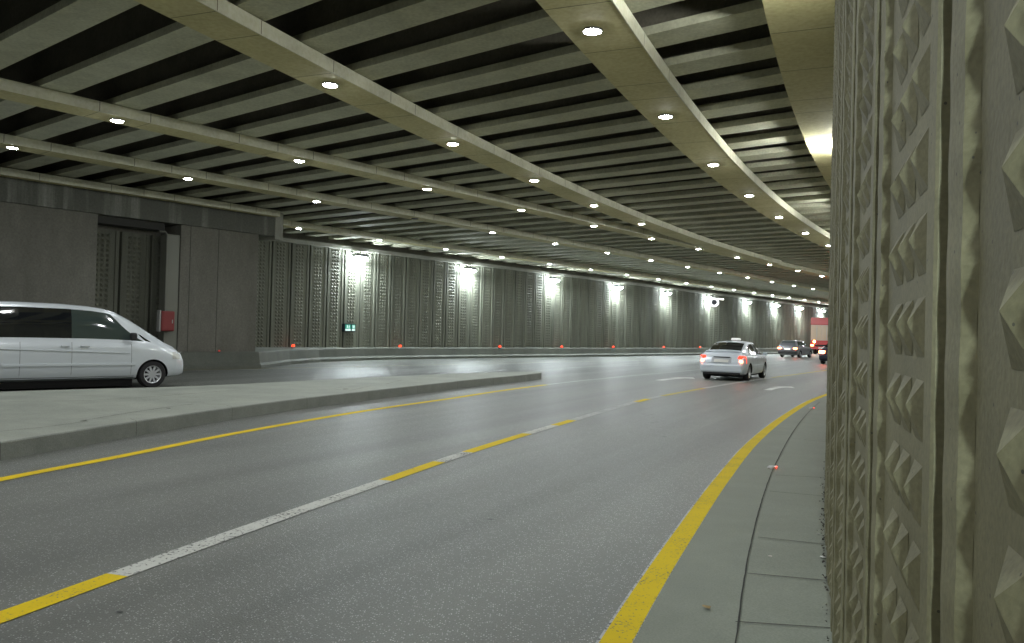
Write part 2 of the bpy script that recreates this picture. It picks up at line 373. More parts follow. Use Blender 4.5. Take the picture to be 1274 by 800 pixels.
# ------------------------------------------------------------------ cast wall panels with pyramid studs
PER, ROW = 1.03, .16
def panel(frame, q0, nper, z0, z1, wall_m, name, parent, zig=True, rel=1.0, pw=.112, ph=.118):
    """frame(q, d, z) -> world point; studs in threes, flat rib, deep groove, wavy rib"""
    b = MB(); fr0 = frame
    def frame(q, d, z): return fr0(q, d*rel, z)
    def vs(q, prof):   # vertical strips between profile points (q, d)
        for (qa, da), (qb, db) in zip(prof, prof[1:]):
            b.quad(frame(q+qa, da, z0), frame(q+qb, db, z0), frame(q+qb, db, z1), frame(q+qa, da, z1))
    nrow = int((z1-z0-.05)/ROW); zb = z0+(z1-z0-nrow*ROW)/2
    for i in range(nper):
        q = q0+i*PER
        # studs field 0 .. .50
        vs(q, [(0, 0), (.50, 0)])
        for r in range(nrow):
            for c in range(3):
                a0 = .03+c*.163; a1 = a0+pw; c0 = zb+r*ROW+(ROW-ph)/2; c1 = c0+ph; am = (a0+a1)/2; cm = (c0+c1)/2; e = .002
                ap = frame(q+am, .062, cm+.008)
                p = [frame(q+a0, e, c0), frame(q+a1, e, c0), frame(q+a1, e, c1), frame(q+a0, e, c1)]
                b.add(p+[ap], [(0, 1, 4), (1, 2, 4), (2, 3, 4), (3, 0, 4)])
        vs(q, [(.50, 0), (.635, 0)])
        # wavy rib
        rows = []
        nz = int(round((z1-z0)/ROW*(8 if rel < 1 else 2)))
        for k in range(nz+1):
            z = z0+(z1-z0)*k/nz; w = math.cos(2*math.pi*(z-zb)/ROW) if zig else 0
            w = w*(1 if w > 0 else .7)
            rows.append([frame(q+.635-.005*w, 0, z), frame(q+.655-.005*w, .042+.004*w, z), frame(q+.725, .048+.003*w, z), frame(q+.755, .044+.002*w, z), frame(q+.765, -.16 if rel < 1 else -.06, z)])
        b.grid(rows)
        vs(q, [(.765, -.16), (.83, -.16), (.835, .045), (.845, .055), (.915, .055), (.925, .045), (.94, 0), (PER, 0)])
    out = (fr0(q0, 1, z0)-fr0(q0, 0, z0))
    V = [Vector(v) for v in b.v]
    for i, f in enumerate(b.f):
        nrm = (V[f[1]]-V[f[0]]).cross(V[f[2]]-V[f[0]])
        if nrm.dot(out) < 0: b.f[i] = f[::-1]
    return b.build(name, wall_m, parent, fix=False)

# near wall: along the curve W, faces left towards the road
nw = empty('near_patterned_wall', W(2)); 
tag(nw, 'olive grey cast concrete wall with rows of pyramid studs filling the right edge', 'wall')
inv = Vector(nw.location)
def wf(q, d, z): return W(q, d, z)-inv
q = 1.56-PER*6
k = 0
while q < 30:
    np_ = 2 if q < 12 else 4
    panel(wf, q, np_, .0, 6.2, M['near_wall'], 'wall_panel', nw, rel=.42, pw=.10, ph=.116)
    q += PER*np_
b = MB()
qq = [q+i*2.0 for i in range(int((118-q)/2)+1)]
b.grid([[wf(x, 0, -.05) for x in qq], [wf(x, 0, 6.2) for x in qq]])
b.grid([[wf(x, -.30, 6.3) for x in [-40, -10, 0, 10, 20, 30, 40, 50, 60, 80, 118]], [wf(x, -.30, -.05) for x in [-40, -10, 0, 10, 20, 30, 40, 50, 60, 80, 118]]])
b.grid([[wf(x, 0, -.05) for x in [-40, -20, 1.56-PER*6]], [wf(x, 0, 6.2) for x in [-40, -20, 1.56-PER*6]]])
b.build('wall_core', M['near_wall'], nw)
# crumbled concrete debris along the wall foot
rng = random.Random(5)
b = MB()
for i in range(170):
    qx = rng.uniform(2.5, 12); off = .02+abs(rng.gauss(0, .02)); r = rng.uniform(.004, .014); c = W(qx, off+.0, .03+r*.4)
    vsx = [c+Vector((rng.uniform(-r, r), rng.uniform(-r, r), rng.uniform(-r*.5, r))) for _ in range(6)]
    b.add(vsx, [(0, 1, 2), (0, 2, 3), (0, 3, 4), (1, 2, 5), (2, 3, 5), (3, 4, 5), (0, 4, 1), (4, 1, 5)])
tag(b.build('concrete_crumbs', mat('crumbs', (.06, .055, .045), .9), fix=False), 'dark crumbled dirt lying along the foot of the studded wall', 'debris', kind='stuff')
for (u, v, r, m_) in [(878, 756, .03, (.30, .22, .10)), (958, 693, .02, (.55, .5, .45)), (1024, 694, .025, (.7, .7, .68)), (1018, 665, .015, (.4, .4, .36))]:
    b = MB(); c = px(u, v, .034); rg = random.Random(u)
    ring = [c+Vector((math.cos(i*1.05)*r*rg.uniform(.6, 1.1), math.sin(i*1.05)*r*rg.uniform(.6, 1.1), rg.uniform(0, .01))) for i in range(6)]
    b.add(ring+[c+Vector((0, 0, .014))], [(i, (i+1) % 6, 6) for i in range(6)]+[tuple(range(6))])
    lab = {878: 'crumpled tan dry leaf lying on the pavement beside the yellow line', 958: 'small pale pebble on the pavement near the long joint', 1024: 'white scrap of litter at the foot of the studded wall', 1018: 'tiny grey pebble next to the wall foot on the pavement'}[u]
    cat = {878: 'leaf', 958: 'pebble', 1024: 'litter', 1018: 'pebble'}[u]
    tag(b.build({878: 'dry_leaf', 1024: 'litter_scrap'}.get(u, 'pebble'), mat('scrap', m_, .8), fix=False), lab, cat)

# far wall at t = TW
TW, S0, S1, WTOP = 30.7, 17.3, 152.0, 5.34
fwl = empty('far_patterned_wall', st(60, TW)); inv2 = Vector(fwl.location)
tag(fwl, 'long ribbed concrete wall with columns of pyramid studs behind the far road', 'wall')
def ff(q, d, z): return st(q, TW-d, z)-inv2
q = S0+.1; nper_tot = 0
while q < S1-3*PER:
    panel(ff, q, 3, .3, WTOP, M['far_wall'], 'wall_panel', fwl, zig=False, rel=.75)
    q += 3*PER
b = MB()
b.box(S0, S1, TW+.07, TW+.4, 0, WTOP, T=Matrix(((D.x, N.x, 0, -inv2.x), (D.y, N.y, 0, -inv2.y), (0, 0, 1, 0), (0, 0, 0, 1))))
b.build('wall_core', M['far_wall'], fwl)
ST = Matrix(((D.x, N.x, 0, 0), (D.y, N.y, 0, 0), (0, 0, 1, 0), (0, 0, 0, 1)))
STf = Matrix.Translation(-inv2) @ ST
b = MB(); b.box(S0, S1, TW-.22, TW+.4, WTOP, WTOP+.16, T=STf); b.build('coping', M['ledge'], fwl)
b = MB(); b.box(S0, S1, TW+.05, TW+.4, WTOP+.16, 6.4, T=STf); b.build('upper_wall', M['slab'], fwl)

# roadside barrier in front of the far wall and the block
b = MB()
prof = [(0, -.02), (0, .12), (-.10, .20), (-.16, .56), (-.20, .60), (-.42, .60), (-.42, -.02)]
path = [(-36, 24.95), (17.0, 24.95), (18.2, 25.9), (20, 27.3), (22.5, 28.6), (26, 29.6), (31, 30.05), (152, 30.05)]
rows = []
for i, (s_, t_) in enumerate(path):
    rows.append([st(s_, t_-o_, z_z) for o_, z_z in prof])
# offset sideways: profile grows away from the road (towards +t)
rows = [[st(s_, t_-o_, z_z) for o_, z_z in prof] for (s_, t_) in path]
b.grid(rows)
lip = [(17.0, 25.2), (18.2, 26.2), (20, 27.6), (22.5, 28.9), (26, 29.9), (31, 30.35)]
b.grid([[st(a_, c_, .585) for a_, c_ in lip], [st(a_, TW+.05, .585) for a_, c_ in lip]])
bar = tag(b.build('roadside_barrier', M['barrier']), 'low grey concrete barrier running along the foot of the far wall', 'barrier')

# left-hand concrete block with recess, in front of the far wall
TB = 25.5
blk = empty('concrete_pier_block', st(5, TB)); STb = Matrix.Translation(-Vector(blk.location)) @ ST
tag(blk, 'big dark smooth concrete block with a recessed niche behind the van', 'wall')
def bb(name, m, s0, s1, t0, t1, z0, z1, bevel=0):
    b = MB(); b.box(s0, s1, t0, t1, z0, z1, T=STb); return b.build(name, m, blk, bevel=bevel)
def u2s(u):    # s on the block face under photo column u
    r = (u-637)/1000+.026*0; k = TB/(N.x*r+N.y); return D.x*r*k+D.y*k
sa, sb, sc, sd, se, sf = u2s(115), u2s(118), u2s(206), u2s(222), u2s(319), u2s(348)
bb('left_slab', M['slab'], -36, sb, TB, TB+3, 0, 4.86, .02)
bb('right_slab', M['slab'], sd, se, TB, TB+5.6, 0, 4.86, .02)
bb('niche_back', M['slab'], sb-.02, sd+.02, TB+1.05, TB+1.4, 0, 4.86)
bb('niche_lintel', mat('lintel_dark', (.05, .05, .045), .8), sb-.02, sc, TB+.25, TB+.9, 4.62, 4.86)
bb('fascia_beam', M['fascia'], -36, sf-.35, TB-.03, TB+1.0, 4.865, 5.74, .015)
bb('fascia_end', M['ledge'], sf-.35, sf, TB-.05, TB+1.0, 4.75, 5.77, .01)
bb('return_beam', M['fascia'], se-.6, se+.02, TB+1.01, TB+5.4, 4.865, 5.74)
bb('duct', M['pale_metal'], sc, sd-.02, TB+.02, TB+.5, 0, 4.5, .02)
bnp = MB()
finv = Vector(blk.location)
def nf(q, d, z): return st(q, TB+.95-d, z)-finv
i_ = 0
panel(nf, sb+.35, 1, .3, 4.5, M['far_wall'], 'niche_panel', blk, zig=False)
panel(nf, sb+.35+PER, 1, .3, 4.5, M['far_wall'], 'niche_panel', blk, zig=False)
panel(nf, sb+.35+2*PER, 1, .3, 4.5, M['far_wall'], 'niche_panel', blk, zig=False)
b = MB(); pz = [(sc-.32, 4.55), (sc-.1, 4.55), (sc-.04, 4.45), (sc-.04, .6)]
b.tube([STb @ Vector((s_, TB-.02, z)) for s_, z in pz], .028, 8); b.build('drain_pipe', M['pale_metal'], blk, smooth=True)
# vertical formwork joints on the smooth slabs
b = MB()
for s_ in (5.5, 8.5, sd+.35, se-1.6):
    b = MB(); b.box(s_-.010, s_+.010, TB-.004, TB+.01, .6, 4.85, T=STb); b.build('slab_seam', M['seam_grey'], blk)
# red cabinet on the duct
rb = empty('fire_cabinet', st(sc-.02, TB-.03, 1.28))
rb.rotation_euler.z = math.atan2(D.y, D.x)
tag(rb, 'red metal cabinet with a white side strip fixed beside the niche', 'cabinet')
b = MB(); b.box(-.22, .23, -.18, .03, 0, .66); b.build('cabinet_body', M['red_box'], rb, bevel=.03)
b = MB(); b.box(-.18, .19, -.195, -.182, .04, .62); b.build('cabinet_door', M['red_box'], rb, bevel=.008)
b = MB(); b.box(.12, .15, -.212, -.197, .26, .38); b.build('cabinet_handle', M['metal'], rb)
b = MB(); b.box(-.29, -.232, -.16, .02, -.02, .68); b.build('side_strip', mat('strip_paint', (.42, .42, .40), .5), rb, bevel=.01)

# red marker lamps on the barrier
red_u = [365, 498, 622, 699, 763, 826, 871]
proto = None
for i, u in enumerate(red_u):
    r = (u-637)/1000; k = 30.25/(N.x*r+N.y); s_ = D.x*r*k+D.y*k
    if proto is None:
        e = empty('marker_lamp', st(s_, 30.2, .60))
        b = MB(); b.box(-.09, .09, -.07, .07, 0, .035); b.build('lamp_base', M['housing'], e, bevel=.008)
        b = MB(); b.lathe([(.0, .13), (.035, .125), (.065, .10), (.07, .036)], 12); b.build('red_lens', M['red_lamp'], e, smooth=True)
        proto = e
    else: e = copy_tree(proto)
    e.location = st(s_, 30.2, .60); e.rotation_euler.z = math.atan2(D.y, D.x)
    tag(e, f'{ordinal(i+1)} red lamp on the far barrier, counted from the concrete block end', 'lamp', 'red lamps along the barrier')
e = copy_tree(proto); e.location = st(u2s(266), 25.1, .60); e.scale = (.5, .5, .5)
for c in e.children:
    if c.name.startswith('red_lens'): c.data = c.data.copy(); c.data.materials[0] = mat('red_lamp_dim', (.5, .05, .04), .3, emit=(1, .08, .05), estr=.3)
tag(e, 'faint red lamp on the barrier right before the smooth concrete block', 'lamp', 'red lamps along the barrier')
# red studs on the walkway
for (u, v, lab) in [(961, 582, 'small glowing red road stud on the walkway near the long joint'), (1010, 508, 'tiny far red road stud on the walkway where the yellow line meets the wall')]:
    e = empty('road_stud', px(u, v, .03)); e.rotation_euler.z = R(65)
    b = MB(); b.lathe([(.0, .022), (.045, .02), (.062, .0)], 16); b.build('stud_body', M['metal'], e, smooth=True)
    b = MB(); b.box(-.03, .03, -.050, -.03, .005, .020); b.build('red_lens', M['red_lamp'], e)
    tag(e, lab, 'road stud', 'red studs on the walkway')

# ------------------------------------------------------------------ ceiling
ZS = CAM_H+4.0      # soffit underside
ZG = ZS+.21         # girder underside
def wall_t(s):      # t of the near wall line at given s
    lo, hi = -40.0, 140.0
    for _ in range(40):
        m = (lo+hi)/2
        if W(m).dot(D) < s: lo = m
        else: hi = m
    return W(lo).dot(N)
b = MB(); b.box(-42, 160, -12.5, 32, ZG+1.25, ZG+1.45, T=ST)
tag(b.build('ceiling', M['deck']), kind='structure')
GP = 1.32
for i in range(116):
    s_ = -7.0+(i-20)*GP
    t0 = wall_t(s_)-.25; t1 = TW+.3
    b = MB()
    hw = .27
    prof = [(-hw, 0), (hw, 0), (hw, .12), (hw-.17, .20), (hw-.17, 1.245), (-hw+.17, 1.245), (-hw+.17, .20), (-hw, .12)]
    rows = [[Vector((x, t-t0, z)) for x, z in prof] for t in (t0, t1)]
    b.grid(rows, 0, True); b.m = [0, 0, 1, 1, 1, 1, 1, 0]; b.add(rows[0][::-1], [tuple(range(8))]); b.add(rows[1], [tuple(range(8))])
    me_o = b.build('ceiling_girder', [M['girder'], M['girder_web_shade']])
    me_o.matrix_world = Matrix(((D.x, N.x, 0, D.x*s_+N.x*t0), (D.y, N.y, 0, D.y*s_+N.y*t0), (0, 0, 1, ZG), (0, 0, 0, 1)))
    tag(me_o, f'long concrete ceiling girder across the road, {ordinal(i+1)} away from the camera', 'girder', 'ceiling girders spanning the underpass')

def soffit(name, pts, w, label, dz=0.0, right_edge=True):
    """boxed light strip under the girders, following plan points (dense)"""
    root = empty(name, z_(pts[len(pts)//4], ZS+dz)); o = Vector(root.location)
    tag(root, label, 'soffit')
    Ls, Rs = [], []
    acc = 0; J = MB(); last = pts[0]; nextj = 1.0; side = MB()
    for i, p in enumerate(pts):
        a = pts[max(i-1, 0)]; c = pts[min(i+1, len(pts)-1)]; t = (c-a).normalized(); nn = Vector((-t.y, t.x, 0))
        Ls.append(z_(p, 0)+nn*w/2); Rs.append(z_(p, 0)-nn*w/2)
        acc += (p-last).length; last = p
        if acc >= nextj:
            nextj += 1.45
            A = z_(p, ZS+dz-.0025)+nn*(w/2-.01)-o; B = z_(p, ZS+dz-.0025)-nn*(w/2-.01)-o; h = t*.007
            J.quad(A+h, A-h, B-h, B+h, 1)
            A = z_(p, ZS+dz+.005)-nn*(w/2+.0185)-o; B = A+Vector((0, 0, .185)); side.quad(A+h, A-h, B-h, B+h, 1)
    b = MB(); b.grid([[v+Vector((0, 0, ZS+dz))-o for v in r] for r in (Ls, Rs)])
    b.grid([[v+Vector((0, 0, ZS+dz+.19))-o for v in r] for r in (Ls, Rs)])
    b.grid([[v+Vector((0, 0, ZS+dz+zz))-o for v in Ls] for zz in (0, .19)])
    b.v, b.f, b.m = b.v+J.v, b.f+[tuple(i+len(b.v) for i in f) for f in J.f], b.m+J.m
    b.build('soffit_panels', [M['soffit'], M['seam']], root, fix=True)
    e = side
    dirs = []
    for i in range(len(pts)):
        a = pts[max(i-1, 0)]; c = pts[min(i+1, len(pts)-1)]; t = (c-a).normalized(); dirs.append(Vector((-t.y, t.x, 0)))
    def rail(off, z): return [z_(p, ZS+dz+z)-dirs[i]*(w/2+off)-o for i, p in enumerate(pts)]
    e.grid([rail(.001, -.006), rail(.016, -.006), rail(.016, .198), rail(.001, .198)])
    e.build('edge_board', [M['soffit_edge'], M['seam']], root, fix=True)
    return root

def wpath(off, q0, q1, step=.8): return [W(q0+(q1-q0)*i/int((q1-q0)/step), off) for i in range(int((q1-q0)/step)+1)]
def spath(t, s0, s1, step=1.0): return [st(s0+(s1-s0)*i/int((s1-s0)/step), t) for i in range(int((s1-s0)/step)+1)]
OB, OC = 2.95, 7.75
def w_off(q0): return [0]
soffit('wall_soffit', wpath(.43, -34, 115), .82, 'pale boxed ceiling soffit running right against the studded wall')
soffit('light_soffit', wpath(OB, -34, 118), .86, 'wide curved ceiling soffit with downlights, nearest to the studded wall')
soffit('light_soffit', wpath(OC, -34, 43.5), .76, 'second curved ceiling soffit with downlights, crossing the top left of the view', dz=-.004)
soffit('light_soffit', spath(16.1, -34, 150), .66, 'straight ceiling soffit with downlights that the curved one merges into')
soffit('light_soffit', spath(20.8, -34, 150), .66, 'straight ceiling soffit with downlights over the far road middle')
soffit('light_soffit', spath(27.2, 18.5, 150), .66, 'straight ceiling soffit with downlights nearest to the far wall')
soffit('edge_soffit', spath(25.0, -34, sf-.6), .35, 'narrow ledge strip above the smooth concrete block at the left', dz=-.03)

# downlights
LP = None
FP = None
def downlight(p, label, group, off=False, weak=False):
    global LP, FP
    if LP is None:
        e = empty('ceiling_downlight', p)
        b = MB(); b.lathe([(.118, 0.0), (.130, -.003), (.130, -.026), (.122, -.029), (.114, -.012)], 24); b.build('lamp_rim', M['lamp_rim'], e, smooth=True)
        b = MB(); b.lathe([(.0, -.046), (.04, -.044), (.075, -.038), (.10, -.028), (.114, -.014)], 20); b.build('lamp_lens', M['lamp'], e, smooth=True)
        LP = e
    elif off:
        e = empty('ceiling_downlight', p)
        r_ = [c for c in LP.children if c.name.startswith('lamp_rim')][0].copy(); COL.objects.link(r_); r_.parent = e
        ln = [c for c in LP.children if c.name.startswith('lamp_lens')][0].copy(); ln.data = ln.data.copy(); ln.data.materials[0] = M['lamp_off']; COL.objects.link(ln); ln.parent = e
    elif weak and FP is None:
        e = copy_tree(LP); FP = e
        for c in e.children:
            if c.name.startswith('lamp_lens'): c.data = c.data.copy(); c.data.materials[0] = M['lamp_far']
    elif weak: e = copy_tree(FP)
    else: e = copy_tree(LP)
    e.location = p
    tag(e, label, 'downlight', group)
    return e
qB0 = nearest_q((.88, 10.55), OB); qB1 = nearest_q((11.1, 29.9), OB); stepB = (qB1-qB0)/5
n_ = 0
for k in range(-9, 24):
    n_ += 1
    downlight(W(qB0+k*stepB, OB+.05, ZS), f'lit downlight in the soffit next to the studded wall, {ordinal(n_)} away from the camera', 'downlights in the curved soffit by the wall')
qC0 = nearest_q((-3.3, 13.26), OC); qC1 = nearest_q((4.6, 28.6), OC); stepC = (qC1-qC0)/4
n_ = 0
for k in range(-9, 5):
    n_ += 1
    downlight(W(qC0+k*stepC, OC, ZS-.004), f'lit downlight in the second curved soffit, {ordinal(n_)} away from the camera', 'downlights in the second curved soffit')
for (t, s0, k0, k1, nm, skip) in ((16.1, 7.5, -9, 30, 'straight soffit the curved one joins', ()), (20.8, 7.3, -9, 30, 'soffit over the far road middle', (3,)), (27.2, 20.1, 0, 27, 'soffit nearest the far wall', ())):
    n_ = 0
    for k in range(k0, k1):
        n_ += 1; dead = k in skip
        downlight(st(s0+4.36*k, t, ZS), ('unlit dead' if dead else 'lit')+f' downlight in the {nm}, {ordinal(n_)} away from the camera', 'downlights in the '+nm, off=dead, weak=t > 20)

# floodlights on the far wall top
def flood(loc, ang, label, group, m, tilt=0, proto=None):
    if proto is None:
        e = empty('wall_floodlight', loc)
        b = MB(); b.box(-.34, .34, -.52, -.10, .05, .20); b.build('lamp_housing', M['housing'], e, bevel=.02)
        b = MB(); Tt = Matrix.Translation((0, -.30, -.075)) @ Matrix.Rotation(R(-22), 4, 'X'); b.box(-.32, .32, -.20, .20, -.012, .012, T=Tt); b.build('lamp_lens', m, e)
        b = MB(); b.box(-.02, .02, -.17, .02, .02, .06); b.build('bracket', M['metal'], e)
    else: e = copy_tree(proto)
    e.location = loc; e.rotation_euler.z = ang
    tag(e, label, 'floodlight', group)
    return e
FS = [26.1, 34.2, 42.5, 50.5, 58.1, 66.0, 74.6, 82.1, 89.4, 97.1, 105, 113, 121]
fp = None
for i, s_ in enumerate(FS):
    e = flood(st(s_, TW-.02, 4.98), math.atan2(D.y, D.x), f'bright white floodlight on top of the far wall, {ordinal(i+1)} from the concrete block', 'floodlights along the far wall', M['flood'], proto=fp)
    fp = fp or e
np0 = None
for i, q_ in enumerate((-5.0, 8.5, 17.5, 25.6, 33.6, 41.6, 49.6)):
    h = head(q_); n_ = W(q_, 1)-W(q_, 0); ang = math.atan2(n_.y, n_.x)+math.pi/2
    if np0 is None:
        e = empty('uplight', W(q_, .02, 5.0))
        b = MB(); b.box(-.17, .17, -.22, -.03, -.10, -.012); b.box(-.17, .17, -.07, -.03, -.012, .10); b.build('lamp_housing', M['housing'], e, bevel=.01)
        Tt = Matrix.Translation((0, -.135, .03)) @ Matrix.Rotation(R(24), 4, 'X')
        b = MB(); b.box(-.15, .15, -.085, .085, -.008, .008, T=Tt); b.build('lamp_lens', M['flood_near'], e)
        b = MB(); b.box(-.02, .02, -.06, .02, -.05, .0); b.build('bracket', M['metal'], e)
        np0 = e
        # housing for an added, unseen spot that rakes forward along the wall
        hs = MB(); Th = Matrix.Translation((-.02, -.22, -.17)) @ Matrix.Rotation(R(-65), 4, 'Y')
        hs.lathe([(0, .14), (.05, .13), (.09, .04), (.10, -.06), (.085, -.06), (.08, .02)], 20, T=Th); SPOT = hs.build('added_spot_housing', M['housing'], e, smooth=True)
    else:
        e = copy_tree(np0)
        for c in list(e.children):
            if c.name.startswith('added_spot_housing'): bpy.data.objects.remove(c)
    e.location = W(q_, .02, ZS-.29); e.rotation_euler.z = ang
    tag(e, f'{ordinal(i+1)} upward floodlight high on the studded near wall, from the camera side', 'floodlight', 'upward floodlights on the near wall')

sd_ = bpy.data.lights.new('added_wall_spot', 'SPOT'); so = bpy.data.objects.new('added_wall_spot', sd_); COL.objects.link(so)  # added lamp out of view, put in to brighten the stud faces
sd_.energy = ADDED_SPOT_W; sd_.spot_size = R(33); sd_.spot_blend = .7; sd_.shadow_soft_size = .08; sd_.color = (.84, .97, 1)
so.location = W(-4.85, .26, ZS-.50); tgt = W(3.0, -.75, 2.0); so.rotation_euler = (tgt-so.location).to_track_quat('-Z', 'Y').to_euler()

# emergency exit sign box on the far wall
def far_at(u, z, d=.0):
    r = (u-637)/1000; k = (TW-d)/(N.x*r+N.y); return st(D.x*r*k+D.y*k, TW-d, z)
sg = empty('exit_sign', far_at(434, 1.35, .12)); sg.rotation_euler.z = math.atan2(D.y, D.x)
sg.scale = (.82, .82, .82)
tag(sg, 'small lit green and white exit sign box under the first floodlight of the far wall', 'sign')
b = MB(); b.box(-.42, .42, -.14, .1, 0, .48); b.build('sign_housing', mat('sign_housing', (.015, .03, .04), .5), sg, bevel=.01)
gm = mat('exit_green', (.02, .35, .25), .5, emit=(.02, .5, .34), estr=.2); wm = mat('exit_white', (.8, .9, .9), .5, emit=(.75, 1, .95), estr=.4)
for x0, x1 in ((-.37, .04), (.12, .38)):
    b = MB(); b.box(x0, x1, -.146, -.141, .06, .43); b.build('green_panel', gm, sg)
    b = MB(); w_ = x1-x0; cx = (x0+x1)/2
    b.box(x0+.01, x1-.01, -.151, -.147, .06, .17)
    b.box(cx-.15*w_-.03, cx-.15*w_+.03, -.151, -.147, .22, .40)      # door leaf
    b.box(cx+.2*w_-.02, cx+.2*w_+.02, -.151, -.147, .28, .36); b.box(cx+.2*w_-.02, cx+.2*w_+.02, -.151, -.147, .37, .41); b.box(cx+.2*w_-.05, cx+.2*w_+.05, -.151, -.147, .31, .33)
    b.box(cx+.2*w_-.05, cx+.2*w_-.02, -.151, -.147, .2, .285); b.box(cx+.2*w_+.02, cx+.2*w_+.05, -.151, -.147, .2, .285)
    b.build('pictogram', wm, sg)
# round ring sign near the wall, hung from a bracket
rs = empty('round_sign', far_at(888, 4.9, 1.3)); rs.location.z = 4.55; rs.rotation_euler.z = R(-14)
tag(rs, 'round dark road sign with a thick white ring hanging by the far wall', 'sign')
b = MB(); T_ = Matrix.Rotation(R(90), 4, 'X')
b.lathe([(0, -.02), (.44, -.02), (.44, .02), (0, .02)], 32, T=T_); b.build('sign_disc', mat('sign_dark', (.06, .06, .08), .5), rs, smooth=True)
b = MB(); b.lathe([(.23, .024), (.40, .024), (.40, .034), (.23, .034), (.23, .024)], 32, T=T_); b.build('white_ring', mat('ring_white', (.85, .85, .85), .4, emit=(1, 1, 1), estr=.9), rs, smooth=True)
b = MB(); b.tube([(0, .05, .44), (0, .05, .62), (.1, 1.3, .62)], .025); b.build('bracket', M['metal'], rs)
tl = empty('tube_light', far_at(896, 4.9, .5)); tl.location.z = 4.98; tl.rotation_euler.z = math.atan2(D.y, D.x)
tag(tl, 'short white tube light next to the round ring sign on the far wall', 'light')
b = MB(); b.box(-.6, .6, -.05, .05, .03, .08); b.build('tube_housing', M['housing'], tl)
b = MB(); b.tube([(-.55, 0, 0), (.55, 0, 0)], .03); b.build('tube', mat('tube_lit', (.9, .9, .9), .4, emit=(1, 1, .95), estr=12), tl)
b = MB(); b.box(-.03, .03, 0, .6, .04, .07); b.build('bracket', M['metal'], tl)

